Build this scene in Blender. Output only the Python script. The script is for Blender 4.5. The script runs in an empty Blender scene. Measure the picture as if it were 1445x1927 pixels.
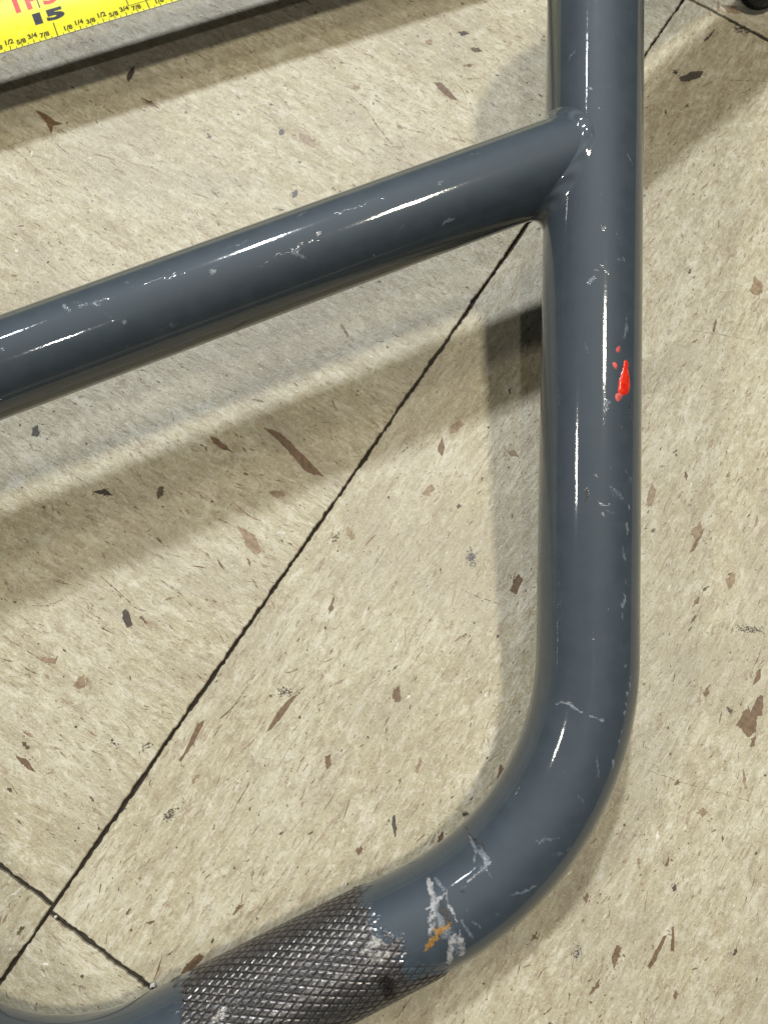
import bpy, math, random
import numpy as np
from mathutils import Matrix, Vector

# ------------------------------------------------------------------ camera, world, lamps, exposure
MM = 0.001                                   # everything below is written in millimetres
scene = bpy.context.scene
COL = scene.collection
CAM_O = np.array([0.0, 0.0, 194.35])
TILT, AZ = 0.252605, 0.115002
def cam_rot():
    f = np.array([math.sin(TILT)*math.sin(AZ), math.sin(TILT)*math.cos(AZ), -math.cos(TILT)])
    ax = np.cross([0, 0, -1], f); s = np.linalg.norm(ax); c = -f[2]; ax /= s
    K = np.array([[0, -ax[2], ax[1]], [ax[2], 0, -ax[0]], [-ax[1], ax[0], 0]])
    return np.eye(3) + s*K + (1-c)*K@K
CR = cam_rot()
cam = bpy.data.cameras.new('camera'); cam_ob = bpy.data.objects.new('camera', cam); COL.objects.link(cam_ob)
m = Matrix([[CR[i][j] for j in range(3)] + [CAM_O[i]*MM] for i in range(3)] + [[0, 0, 0, 1]])
cam_ob.matrix_world = m
cam.sensor_fit = 'HORIZONTAL'; cam.sensor_width = 36.0; cam.lens = 1500.0/1445.0*36.0
cam.clip_start = 0.005; cam.clip_end = 50.0
cam.dof.use_dof = True; cam.dof.focus_distance = 0.180; cam.dof.aperture_fstop = 34.0
scene.camera = cam_ob

world = bpy.data.worlds.new('World'); scene.world = world; world.use_nodes = True
bg = world.node_tree.nodes['Background']
bg.inputs[0].default_value = (0.86, 0.93, 1.0, 1); bg.inputs[1].default_value = 0.04

def lamp(name, dx, dy, power, col, sx, sy, h=3.0):
    l = bpy.data.lights.new(name, 'AREA'); l.shape = 'RECTANGLE'; l.size = sx*h; l.size_y = sy*h
    l.energy = power; l.color = col
    o = bpy.data.objects.new(name, l); COL.objects.link(o)
    o.location = (dx*h, dy*h + 0.08, h)
    return o
# ceiling tubes whose reflections and shadows the photograph shows
lamp('ceiling_tube_east', 0.275, 0.115, 47.0, (1.0, 0.93, 0.77), 0.075, 0.088)
lamp('ceiling_tube_north', -0.165, 0.70, 113.0, (0.91, 0.96, 1.0), 0.050, 0.12)
lamp('ceiling_tube_northwest', -0.53, 0.565, 8.0, (0.88, 0.96, 1.06), 0.045, 0.075)
lamp('ceiling_tube_west', -0.92, 0.05, 46.0, (1.0, 0.95, 0.82), 0.070, 0.12)
lamp('ceiling_tube_south', -0.03, -0.36, 12.0, (0.98, 0.96, 0.92), 0.030, 0.022)

scene.view_settings.view_transform = 'Standard'
scene.view_settings.look = 'None'
scene.view_settings.exposure = -0.12
scene.view_settings.gamma = 1.0
scene.view_settings.use_curve_mapping = False
scene.cycles.max_bounces = 6

# ------------------------------------------------------------------ the bar's centre lines
def nrm(a): a = np.asarray(a, float); return a/np.linalg.norm(a)
PSI, GAM = 0.189983, 0.424756
U = np.array([math.cos(GAM), math.sin(GAM), 0.0])
V = np.array([-math.sin(GAM)*math.cos(PSI), math.cos(GAM)*math.cos(PSI), math.sin(PSI)])
NB = np.cross(U, V)
A0 = np.array([-19.683, -56.141, 11.308])
R_BAR, R_CROSS = 11.1, 9.911
def inplane(a, b): return A0 + a*U + b*V

def bend_path(points, radii, step):
    """polyline with rounded corners, sampled about every `step` mm"""
    out = [np.array(points[0])]
    def line(p, q):
        n = max(1, int(np.linalg.norm(q-p)/step))
        for k in range(1, n+1): out.append(p + (q-p)*k/n)
    cur = np.array(points[0])
    for i in range(1, len(points)-1):
        P = np.array(points[i]); a = nrm(P-np.array(points[i-1])); b = nrm(np.array(points[i+1])-P)
        ang = math.acos(np.clip(a@b, -1, 1)); T = radii[i-1]*math.tan(ang/2)
        s = P-a*T; line(cur, s)
        nin = nrm(b-a*(a@b)); c = s+nin*radii[i-1]
        n = max(4, int(radii[i-1]*ang/step))
        for k in range(1, n+1):
            t = ang*k/n; out.append(c+radii[i-1]*(math.sin(t)*a-math.cos(t)*nin))
        cur = out[-1]
    line(cur, np.array(points[-1]))
    return np.array(out)

RA, CX = 0.449532, 74.984-0.0
RD = math.sin(RA)*U + math.cos(RA)*V
CORNER = inplane(CX-0.0, 0.0) - 0*U
CORNER = np.array([48.638, -25.240, 11.308])
TOP = CORNER + 206.0*RD
GRIP_END = TOP + 215.0*nrm(U*0.96 + V*0.20 - NB*0.19)
LC = -55.0; LRA = 0.30
LCORNER = inplane(LC, 0.0)
LRD = -math.sin(LRA)*U + math.cos(LRA)*V
LTOP = LCORNER + 196.0*LRD
LGRIP_END = LTOP + 215.0*nrm(-U*0.985 + V*0.10 - NB*0.175)
CBP = np.array([-76.873, 70.305, 37.995]); CBD = np.array([0.916731, 0.399497, -0.002651])
MAIN = [inplane(8, 0), CORNER, TOP, GRIP_END]
MAIN_R = [61.6, 28.0]
LEFT = [inplane(8, 0), LCORNER, LTOP, LGRIP_END]
LEFT_R = [43.0, 40.0]

def frames(P):
    T = np.gradient(P, axis=0); T /= np.linalg.norm(T, axis=1)[:, None]
    N = NB[None, :] - T*(T@NB)[:, None]; N /= np.linalg.norm(N, axis=1)[:, None]
    B = np.cross(T, N)
    s = np.concatenate([[0], np.cumsum(np.linalg.norm(np.diff(P, axis=0), axis=1))])
    return T, N, B, s
# a point of a tube is (arc length s, angle th): P(s) + r (cos th N + sin th B)

# wear on the tubes: (kind, strength, width mm, [(arc length mm, angle deg) ...]); S scuff, W bare, R rust, D dark
WEAR = {
 'bar': [
  ('S', 0.5, 0.42, [(230.84, -45.8), (229.24, -49.1)]),
  ('S', 0.2, 0.27, [(222.27, -26.1), (221.78, -1.3)]),
  ('W', 0.6, 0.47, [(222.0, -28.5), (221.62, -24.9)]),
  ('S', 0.3, 0.67, [(216.5, -14.1), (216.25, -13.0)]),
  ('S', 0.45, 0.26, [(206.99, 19.9), (205.07, 28.5)]),
  ('S', 0.7, 0.49, [(178.93, -19.5), (177.42, -21.1)]),
  ('S', 0.5, 0.31, [(180.31, -16.7), (180.07, -15.6)]),
  ('S', 0.6, 0.38, [(189.49, -8.6), (189.73, -6.8)]),
  ('S', 0.3, 0.32, [(188.52, 6.7), (186.49, 17.2)]),
  ('S', 0.55, 0.31, [(183.21, 7.0), (182.94, 17.4)]),
  ('S', 0.5, 0.49, [(171.33, 21.9), (166.03, 20.7)]),
  ('S', 0.25, 0.18, [(170.85, -27.6), (166.23, -30.2)]),
  ('S', 0.5, 0.76, [(151.37, -3.6), (149.08, -4.7)]),
  ('S', 0.5, 0.35, [(147.71, -5.8), (146.57, -5.7)]),
  ('D', 0.8, 0.24, [(151.47, 26.4), (147.72, 28.4)]),
  ('R', 0.25, 0.71, [(146.77, 10.9), (146.29, 15.9)]),
  ('D', 0.75, 0.46, [(132.4, -23.5), (130.6, -22.8)]),
  ('R', 0.35, 0.46, [(131.84, -22.9), (130.49, -22.3)]),
  ('S', 0.6, 0.23, [(135.78, -15.3), (135.23, -12.5)]),
  ('S', 0.5, 0.17, [(130.08, -9.4), (130.26, 0.5)]),
  ('W', 0.7, 0.46, [(127.64, -5.8), (127.1, -3.5)]),
  ('S', 0.22, 1.16, [(132.53, 3.4), (130.88, 7.2)]),
  ('S', 0.6, 0.24, [(129.66, 26.0), (129.22, 26.9)]),
  ('S', 0.6, 0.41, [(126.0, 22.1), (123.23, 24.7)]),
  ('S', 0.5, 0.29, [(120.93, 18.7), (118.73, 21.8)]),
  ('S', 0.6, 0.29, [(113.74, 25.3), (113.19, 27.0)]),
  ('S', 0.7, 0.35, [(110.95, 22.2), (108.51, 19.3)]),
  ('S', 0.6, 0.29, [(106.53, 18.0), (105.87, 17.3)]),
  ('W', 0.5, 0.23, [(108.11, 1.1), (107.9, 2.3)]),
  ('W', 0.65, 0.29, [(103.07, -16.2), (102.76, -14.5)]),
  ('W', 0.55, 0.29, [(101.67, -15.0), (101.36, -12.8)]),
  ('W', 0.6, 0.35, [(96.19, 25.6), (95.88, 27.4)]),
  ('S', 0.7, 0.3, [(94.16, 31.7), (93.86, 32.8)]),
  ('S', 0.7, 0.3, [(92.66, 30.7), (92.05, 31.2)]),
  ('S', 0.7, 0.3, [(90.84, 30.5), (90.45, 30.9)]),
  ('S', 0.7, 0.3, [(89.12, 29.6), (88.62, 30.3)]),
  ('S', 0.75, 0.36, [(87.29, 29.4), (86.59, 29.6)]),
  ('S', 0.7, 0.3, [(84.25, 30.0), (83.53, 29.7)]),
  ('S', 0.7, 0.36, [(81.71, 29.9), (81.08, 29.5)]),
  ('S', 0.6, 0.36, [(78.41, 29.9), (76.98, 31.2)]),
  ('S', 0.8, 0.23, [(85.67, -47.6), (86.87, -40.0), (86.47, -29.2), (85.5, -18.7), (85.14, -10.0), (85.28, 3.3)]),
  ('S', 0.6, 0.41, [(86.88, -37.6), (86.31, -27.9)]),
  ('S', 0.5, 0.18, [(77.99, 7.9), (74.64, 16.0)]),
  ('S', 0.45, 0.35, [(57.6, -10.2), (58.71, -4.7), (61.09, 7.6)]),
  ('S', 0.65, 0.18, [(46.38, 6.9), (48.17, 15.6), (50.74, 22.7)]),
  ('D', 0.8, 0.18, [(47.73, -85.4), (47.58, -64.4), (47.9, -48.9), (47.8, -42.0)]),
  ('S', 0.65, 0.53, [(47.15, -66.5), (46.73, -51.7), (46.38, -40.8), (46.12, -31.0)]),
  ('S', 0.5, 0.35, [(45.93, -47.4), (44.01, -41.1)]),
  ('W', 0.8, 0.24, [(40.4, -32.4), (44.35, -30.0), (47.47, -29.7)]),
  ('S', 0.35, 0.59, [(38.47, -30.1), (39.38, -29.6)]),
  ('S', 0.4, 0.47, [(45.54, -25.5), (45.1, -17.5)]),
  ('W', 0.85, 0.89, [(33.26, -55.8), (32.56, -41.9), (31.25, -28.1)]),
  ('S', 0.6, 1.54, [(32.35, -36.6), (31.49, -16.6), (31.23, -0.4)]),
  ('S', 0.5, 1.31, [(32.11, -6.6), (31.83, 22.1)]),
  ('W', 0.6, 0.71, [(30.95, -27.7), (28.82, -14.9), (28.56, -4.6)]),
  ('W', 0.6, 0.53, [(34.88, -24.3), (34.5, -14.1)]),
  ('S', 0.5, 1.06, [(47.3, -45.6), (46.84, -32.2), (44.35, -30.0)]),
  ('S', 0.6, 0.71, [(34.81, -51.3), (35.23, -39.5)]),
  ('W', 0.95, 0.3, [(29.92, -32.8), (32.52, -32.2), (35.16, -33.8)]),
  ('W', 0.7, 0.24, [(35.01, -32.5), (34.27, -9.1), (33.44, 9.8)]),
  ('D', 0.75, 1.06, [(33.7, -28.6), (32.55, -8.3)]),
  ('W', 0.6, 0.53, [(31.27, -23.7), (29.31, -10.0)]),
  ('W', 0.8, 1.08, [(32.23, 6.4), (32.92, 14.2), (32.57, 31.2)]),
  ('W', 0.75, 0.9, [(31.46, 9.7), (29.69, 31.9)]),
  ('R', 1.0, 0.65, [(26.88, 1.4), (28.92, -0.9), (30.81, -3.3)]),
  ('R', 0.6, 1.07, [(29.51, -2.2), (32.45, -7.4)]),
  ('R', 0.55, 0.95, [(29.67, -6.3), (31.6, -6.3)]),
  ('S', 0.55, 0.42, [(35.38, -2.7), (35.01, 18.4)]),
  ('S', 0.6, 0.24, [(37.16, 3.5), (37.56, 14.3)]),
  ('S', 0.4, 0.3, [(41.37, 10.8), (41.38, 17.1)]),
  ('S', 0.4, 0.3, [(37.37, -8.3), (37.35, -2.2)]),
  ('S', 0.3, 0.36, [(39.92, -77.5), (39.99, -69.3)]),
  ('D', 0.7, 0.29, [(38.33, -26.4), (38.4, -25.0)]),
  ('S', 0.25, 0.17, [(122.88, -55.2), (101.59, -49.1)]),
  ('S', 0.4, 0.82, [(133.65, 3.3), (131.54, 15.2)]),
  ('S', 0.35, 0.58, [(128.56, -2.4), (127.78, 10.0)]),
  ('S', 0.3, 0.47, [(137.87, 22.2), (135.15, 29.2)]),
  ('S', 0.35, 0.31, [(181.23, -11.1), (178.97, 0.9)]),
  ('S', 0.3, 0.36, [(158.84, -58.7), (151.73, -56.5)]),
  ('S', 0.3, 0.53, [(69.36, 4.9), (68.19, 18.7)]),
  ('W', 0.45, 0.23, [(72.65, -19.9), (72.44, -17.2)]),
  ('S', 0.3, 0.72, [(57.07, 13.4), (59.64, 27.1)]),
  ('W', 0.4, 0.23, [(137.59, 3.1), (137.15, 4.4)]),
  ('S', 0.35, 0.24, [(165.01, -27.2), (162.07, -23.6)]),
  ('S', 0.2, 0.12, [(169.64, 1.4), (153.51, 3.5)]),
  ('S', 0.2, 0.13, [(205.01, -12.4), (190.68, -12.7)]),
 ],
 'cross': [
  ('S', 0.6, 0.41, [(85.99, 8.9), (88.8, 19.8)]),
  ('S', 0.5, 0.29, [(87.84, 8.0), (88.87, 6.8)]),
  ('W', 0.8, 0.35, [(92.92, 0.3), (93.52, -1.3)]),
  ('S', 0.35, 0.24, [(98.03, -17.1), (108.86, -15.2)]),
  ('S', 0.5, 0.36, [(90.49, -34.3), (92.7, -34.9)]),
  ('S', 0.5, 0.25, [(120.37, -7.1), (122.22, -8.4), (123.56, -3.1)]),
  ('S', 0.65, 0.31, [(119.23, 41.3), (122.3, 40.6)]),
  ('S', 0.3, 0.18, [(108.93, 28.3), (114.38, 31.1)]),
  ('S', 0.65, 0.52, [(69.38, 0.8), (70.1, 3.7)]),
  ('S', 0.5, 0.23, [(61.8, -24.9), (61.95, -13.4)]),
  ('S', 0.8, 0.47, [(39.78, -26.5), (40.07, -15.6)]),
  ('S', 0.6, 0.35, [(52.77, -26.5), (53.41, -21.1)]),
  ('S', 0.7, 0.29, [(48.73, 18.8), (49.78, 19.7)]),
  ('S', 0.25, 0.53, [(41.8, -26.9), (47.11, -1.7)]),
  ('S', 0.2, 0.7, [(45.82, 0.8), (47.65, 13.9)]),
  ('S', 0.7, 0.41, [(25.41, 2.0), (25.71, 5.3)]),
  ('S', 0.3, 0.29, [(47.42, 45.6), (47.8, 48.0)]),
  ('S', 0.35, 0.18, [(53.57, -15.6), (64.6, -10.0)]),
  ('S', 0.3, 0.12, [(78.16, 11.3), (92.54, 9.0)]),
  ('S', 0.25, 0.13, [(126.32, 63.5), (135.48, 63.7)]),
  ('S', 0.3, 0.82, [(42.44, -16.6), (49.36, -10.8)]),
  ('S', 0.3, 0.59, [(73.41, -21.8), (79.26, -21.7)]),
  ('S', 0.35, 0.32, [(127.62, -31.2), (133.26, -29.9)]),
  ('W', 0.45, 0.24, [(102.48, 47.7), (102.78, 49.8)]),
  ('S', 0.3, 0.46, [(55.11, 42.0), (58.42, 43.9)]),
  ('W', 0.4, 0.24, [(28.23, 28.8), (28.41, 30.6)]),
 ],
}

# marks in the vinyl and one painted shadow, in floor millimetres
FLECKS = [
 ('b', [(-25.04, 71.98), (-22.99, 71.7), (-20.49, 70.27), (-17.99, 68.26), (-15.62, 65.69), (-12.16, 62.01), (-9.41, 59.05), (-11.84, 59.46), (-14.57, 60.86), (-16.79, 63.4), (-19.03, 66.39), (-21.82, 69.1)]),
 ('b', [(20.79, 179.95), (23.27, 179.45), (25.24, 177.08), (27.8, 173.81), (25.64, 174.13), (23.21, 176.66)]),
 ('b', [(-39.1, 70.0), (-36.49, 69.29), (-34.64, 67.29), (-32.24, 65.02), (-35.27, 66.43), (-37.78, 67.99)]),
 ('r', [(-30.78, 46.21), (-28.75, 44.99), (-26.06, 43.37), (-24.61, 39.6), (-26.15, 38.66), (-28.63, 41.74)]),
 ('b', [(89.59, -2.4), (91.85, 0.42), (93.05, 1.9), (93.42, 0.66), (95.52, 4.13), (97.16, 4.75), (96.69, -0.09), (94.84, -0.45), (94.18, -3.76), (92.44, -5.46), (90.87, -3.5)]),
 ('b', [(92.79, -5.7), (94.06, -4.74), (93.51, -7.16), (92.33, -7.4)]),
 ('b', [(56.15, -50.77), (57.18, -49.71), (58.35, -50.04), (57.63, -51.64), (56.97, -52.48), (56.22, -54.59), (55.95, -51.83)]),
 ('b', [(-39.09, -54.94), (-38.1, -52.35), (-36.78, -51.11), (-34.76, -49.97), (-34.02, -50.82), (-35.53, -52.9), (-37.5, -54.76)]),
 ('d', [(93.32, 183.12), (95.85, 184.51), (98.5, 185.52), (101.07, 185.58), (100.05, 183.47), (96.88, 182.07), (94.17, 182.01)]),
 ('d', [(91.92, 185.17), (92.78, 185.76), (93.52, 185.21), (93.27, 184.26), (92.31, 184.23)]),
 ('d', [(-57.4, 25.12), (-56.22, 24.73), (-54.96, 21.53), (-56.05, 20.77), (-57.59, 22.68)]),
 ('d', [(-68.05, 179.58), (-67.32, 182.0), (-66.54, 183.88), (-66.07, 181.66), (-66.79, 179.05), (-67.65, 178.3)]),
 ('d', [(-83.83, 71.56), (-82.85, 72.43), (-81.87, 70.71), (-82.52, 69.27), (-83.89, 69.55)]),
 ('d', [(-66.8, 54.72), (-64.47, 55.29), (-61.99, 53.91), (-64.07, 53.63)]),
 ('o', [(-51.48, 54.93), (-50.79, 56.46), (-49.58, 56.33), (-50.09, 53.96), (-51.08, 52.85)]),
 ('b', [(-93.29, 167.91), (-90.5, 166.89), (-87.88, 164.62), (-85.08, 163.43), (-87.69, 162.67), (-88.0, 159.83), (-89.54, 163.34)]),
 ('b', [(-64.21, 172.88), (-60.48, 171.51), (-58.19, 169.02), (-60.68, 170.05)]),
 ('r', [(-18.52, 161.23), (-15.79, 161.29), (-13.03, 159.21), (-14.2, 157.06), (-16.96, 159.13)]),
 ('r', [(-2.54, 178.68), (-0.68, 177.98), (-1.6, 176.48), (-2.84, 177.19)]),
 ('d', [(-23.99, 162.19), (-22.81, 163.29), (-22.46, 161.51), (-23.65, 160.77)]),
 ('d', [(-19.85, 142.0), (-18.38, 142.71), (-18.05, 141.35), (-19.21, 140.3)]),
 ('d', [(28.77, 198.02), (30.39, 198.83), (31.63, 197.7), (29.69, 196.88)]),
 ('o', [(32.1, 192.32), (34.34, 192.95), (35.55, 191.25), (33.0, 190.81)]),
 ('r', [(18.84, 194.29), (20.44, 195.1), (20.72, 193.19), (19.14, 193.15)]),
 ('r', [(-3.24, 46.16), (-1.5, 43.17), (-2.55, 42.62), (-3.89, 44.79)]),
 ('r', [(-23.41, 55.06), (-20.08, 55.49), (-18.97, 54.1), (-21.35, 53.26)]),
 ('b', [(19.7, 65.91), (20.88, 69.97), (21.63, 66.5), (20.77, 64.48)]),
 ('r', [(23.16, 72.9), (25.7, 74.68), (26.5, 73.51), (24.51, 71.45), (22.84, 70.85)]),
 ('r', [(15.69, 54.81), (17.89, 57.07), (18.95, 55.95), (17.02, 53.98)]),
 ('b', [(-41.01, -8.43), (-38.08, -1.54), (-36.63, -0.82), (-37.05, -2.26), (-39.72, -7.5), (-41.52, -10.08), (-42.27, -9.84)]),
 ('r', [(-67.46, 7.3), (-66.64, 9.27), (-65.19, 9.76), (-65.2, 7.05), (-66.65, 6.57)]),
 ('b', [(-79.61, -8.25), (-77.55, -9.43), (-74.62, -12.01), (-75.85, -11.77), (-78.17, -10.36)]),
 ('r', [(-76.83, 14.12), (-73.02, 13.49), (-71.62, 14.49), (-72.43, 12.5), (-74.65, 12.25)]),
 ('r', [(-78.77, -2.57), (-76.72, -3.53), (-75.89, -4.49), (-77.89, -4.0)]),
 ('b', [(-51.54, -41.92), (-50.47, -40.64), (-50.53, -41.5), (-51.28, -42.36)]),
 ('o', [(-75.26, -45.74), (-74.23, -44.69), (-73.33, -44.48), (-73.88, -45.75), (-74.96, -46.37)]),
 ('b', [(-47.08, -44.01), (-45.37, -43.59), (-45.1, -44.03), (-46.47, -44.44)]),
 ('b', [(-8.14, -9.07), (-6.91, -8.6), (-6.88, -10.97), (-7.85, -12.14)]),
 ('d', [(7.38, -22.44), (8.12, -21.76), (8.46, -25.53), (8.08, -27.23), (7.49, -24.96)]),
 ('b', [(17.8, -26.74), (18.8, -25.72), (19.27, -26.64), (18.5, -28.22), (17.54, -27.98)]),
 ('b', [(-0.86, -29.64), (0.34, -28.3), (0.82, -29.2), (-0.14, -30.32)]),
 ('b', [(8.07, 5.87), (9.35, 7.35), (9.57, 3.4), (8.3, 2.92), (7.55, 4.39)]),
 ('r', [(12.89, -12.25), (13.93, -9.18), (14.66, -10.13), (13.38, -12.96)]),
 ('b', [(-22.13, -3.76), (-19.79, 1.06), (-16.38, 4.46), (-14.89, 5.2), (-18.51, -0.16), (-20.68, -2.57)]),
 ('b', [(-27.91, -42.16), (-27.26, -40.87), (-25.63, -40.45), (-26.98, -41.95), (-28.13, -42.59)]),
 ('b', [(50.2, -39.86), (51.23, -38.99), (51.89, -39.88), (50.85, -40.97)]),
 ('b', [(73.33, -15.66), (74.45, -14.48), (74.61, -15.43), (73.54, -16.13)]),
 ('r', [(78.22, -22.01), (79.83, -20.86), (80.46, -22.02), (79.37, -22.94)]),
 ('b', [(69.45, -33.36), (70.62, -31.34), (70.76, -32.47), (70.18, -33.37)]),
 ('d', [(70.72, -38.06), (71.54, -37.18), (71.67, -38.29), (70.88, -38.95)]),
 ('b', [(63.74, -54.04), (67.87, -47.88), (68.59, -47.89), (66.01, -52.58), (64.16, -54.68)]),
 ('b', [(69.27, -50.91), (69.98, -45.96), (70.48, -45.75), (69.97, -51.13)]),
 ('b', [(50.58, -59.14), (52.4, -56.65), (53.15, -56.03), (52.31, -57.91), (51.03, -59.36)]),
 ('b', [(68.9, -59.89), (69.74, -58.54), (70.11, -59.59), (69.3, -60.63)]),
 ('r', [(83.45, 45.06), (86.19, 47.83), (86.47, 45.34), (84.61, 43.13)]),
 ('b', [(82.49, 39.57), (85.57, 44.51), (86.8, 45.9), (86.03, 43.69), (83.77, 40.12)]),
 ('r', [(106.88, 113.4), (108.52, 117.18), (110.45, 115.9), (110.05, 112.63), (107.85, 111.63)]),
 ('b', [(94.92, 101.24), (96.14, 104.42), (96.65, 103.79), (95.43, 100.61)]),
 ('r', [(72.63, 51.97), (74.5, 57.62), (75.75, 56.21), (74.28, 51.98)]),
 ('d', [(87.63, 1.92), (89.09, 1.17), (88.95, -0.06), (88.01, 0.68)]),
 ('b', [(82.02, 5.04), (83.46, 6.41), (84.16, 5.66), (82.71, 4.17)]),
 ('b', [(94.69, 6.89), (96.16, 10.41), (97.27, 10.92), (96.4, 8.14)]),
 ('r', [(90.94, 32.83), (93.11, 34.18), (93.34, 31.5), (91.58, 30.16)]),
 ('r', [(108.26, 211.95), (108.92, 211.97), (108.93, 207.57), (109.37, 205.59), (107.97, 204.76), (107.49, 207.93)]),
 ('r', [(109.24, 210.37), (113.93, 209.7), (114.76, 206.93), (111.19, 207.23)]),
 ('d', [(102.23, 196.76), (104.07, 198.76), (106.64, 201.57), (105.41, 199.19), (102.84, 196.39)]),
 ('b', [(36.84, 30.12), (39.0, 34.1), (40.27, 32.77), (38.37, 28.8)]),
 ('b', [(31.09, -17.05), (32.57, -11.17), (33.77, -12.36), (32.08, -17.05)]),
 ('d', [(23.55, -21.64), (24.78, -21.41), (25.25, -22.11), (23.77, -22.33)]),
 ('r', [(37.7, 66.02), (39.11, 66.6), (40.41, 64.88), (38.61, 64.58)]),
 ('d', [(38.42, 82.96), (39.45, 84.02), (39.08, 81.92)]),
]
SMUDGES_AND_SHADOW = [
 ('g', 3.45, 1.33, 82, (27.48, 38.1), 90),
 ('d', 2.41, 1.20, -40, (-43.25, -21.52), 70),
 ('d', 2.76, 1.13, 15, (-17.41, 5.45), 60),
 ('d', 3.97, 1.19, 5, (95.5, 20.3), 80),
 ('d', 2.27, 1.28, -15, (-51.23, 110.57), 0),
 ('g', 1.66, 1.19, -60, (48.29, -50.89), 30),
 ('o', 1.85, 0.93, -50, (-6.26, 43.16), 30),
 ('d', 1.47, 0.98, 30, (-57.47, -5.75), 20),
 ('o', 1.47, 1.10, -40, (-49.7, -6.62), 24),
 ('b', 3.29, 1.48, 20, (107.12, 207.52), 30),
 ('d', 3.27, 2.13, 10, (114.56, 200.99), 120),  # speckles paint a shadow beside the rubber scrap onto the floor
]
SCRATCHES = [
 ('b', 0.62, [(-3.44, 174.59), (1.2, 170.12), (4.57, 163.85), (8.05, 158.91), (11.53, 156.5)]),
 ('b', 0.46, [(9.62, 165.76), (12.66, 163.66), (18.0, 162.33)]),
 ('b', 0.47, [(27.73, 182.73), (30.82, 181.3), (34.75, 181.77)]),
 ('b', 0.39, [(-63.43, 33.3), (-57.93, 28.74), (-54.49, 25.51), (-51.9, 24.86)]),
 ('b', 0.38, [(-86.13, 19.15), (-80.81, 16.25), (-75.47, 13.0), (-73.95, 12.75)]),
 ('b', 0.38, [(-79.34, 26.15), (-75.52, 26.02), (-72.13, 27.69)]),
 ('b', 0.40, [(-77.84, 62.49), (-74.32, 60.4), (-70.09, 57.62)]),
 ('b', 0.40, [(-64.4, 68.97), (-59.51, 66.57), (-55.35, 64.74)]),
 ('b', 0.39, [(-49.22, 32.66), (-43.84, 29.01), (-41.11, 26.15)]),
 ('b', 0.38, [(-16.73, 3.48), (-13.05, 7.16)]),
 ('b', 0.25, [(-16.58, -2.58), (-10.86, 4.69)]),
 ('b', 0.24, [(-20.96, -39.19), (-16.39, -33.3)]),
 ('b', 0.23, [(-24.3, -44.56), (-19.57, -38.11)]),
 ('b', 0.24, [(-14.69, -29.3), (-10.58, -24.26)]),
 ('d', 0.26, [(25.0, 30.11), (29.53, 28.0), (33.42, 26.83)]),
 ('b', 0.26, [(13.0, 14.61), (17.65, 22.92)]),
 ('b', 0.26, [(11.67, 10.84), (15.6, 16.51)]),
 ('b', 0.25, [(67.58, -12.55), (76.11, -15.56), (89.55, -19.17), (94.98, -20.96)]),
 ('b', 0.25, [(84.33, -20.89), (86.88, -15.03)]),
 ('b', 0.29, [(89.05, 100.86), (96.24, 99.99), (103.35, 98.5)]),
 ('b', 0.32, [(108.44, 182.71), (120.43, 182.61)]),
 ('d', 0.25, [(-34.44, -4.91), (-25.1, 9.67)]),
 ('b', 0.31, [(-106.43, 196.47), (-106.08, 196.1)]),
 ('b', 0.47, [(-46.49, 206.76), (-42.94, 205.09)]),
 ('b', 0.44, [(-87.18, 157.55), (-82.34, 153.27)]),
 ('b', 0.44, [(-102.0, 157.78), (-95.57, 153.02), (-90.67, 148.27)]),
 ('b', 0.45, [(-81.15, 172.87), (-75.64, 170.27), (-70.89, 167.31)]),
 ('b', 0.23, [(44.36, -64.96), (46.53, -58.05), (47.59, -50.67)]),
]
DROPS = [(156.6, 3.75, 6.6, 3.3, 0.06, .34, 1), (163.2, 2.0, 1.9, 1.0, .5, .07, 4), (159.6, 1.25, 2.0, 1.0, -.5, .07, 5), (159.9, 4.0, 2.4, 1.6, .2, .25, 2), (152.9, 2.2, 2.3, 1.7, .3, .10, 6)]
TAPE0 = (-80.89, 175.34); TAPED = (0.9266, 0.3761)

# ------------------------------------------------------------------ helpers
def new_mesh(name, verts, faces, mat=None, parent=None, smooth=True, mm=True):
    me = bpy.data.meshes.new(name)
    v = np.asarray(verts, np.float32)*(MM if mm else 1)
    f = np.asarray(faces, np.int32) if not isinstance(faces, list) else faces
    if isinstance(f, list): me.from_pydata([tuple(map(float, p)) for p in v], [], f)
    else:
        n, k = f.shape
        me.vertices.add(len(v)); me.vertices.foreach_set('co', v.ravel())
        me.loops.add(n*k); me.loops.foreach_set('vertex_index', f.ravel())
        me.polygons.add(n); me.polygons.foreach_set('loop_start', np.arange(0, n*k, k, dtype=np.int32))
        me.update(calc_edges=True); me.validate()
    if smooth: me.polygons.foreach_set('use_smooth', np.ones(len(me.polygons), bool))
    o = bpy.data.objects.new(name, me); COL.objects.link(o)
    if mat: me.materials.append(mat)
    if parent: o.parent = parent
    return o
def attr(o, name, arr):
    a = o.data.attributes.new(name, 'FLOAT', 'POINT'); a.data.foreach_set('value', np.asarray(arr, np.float32))
def tag(o, label=None, cat=None, kind=None, group=None):
    if label: o['label'] = label
    if cat: o['category'] = cat
    if kind: o['kind'] = kind
    if group: o['group'] = group
    return o
def grid_faces(n, k, closed=True):
    i = np.arange(n-1)[:, None]; j = np.arange(k if closed else k-1)[None, :]; j2 = (j+1) % k
    return np.stack([i*k+j, i*k+j2, (i+1)*k+j2, (i+1)*k+j], -1).reshape(-1, 4)

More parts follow.
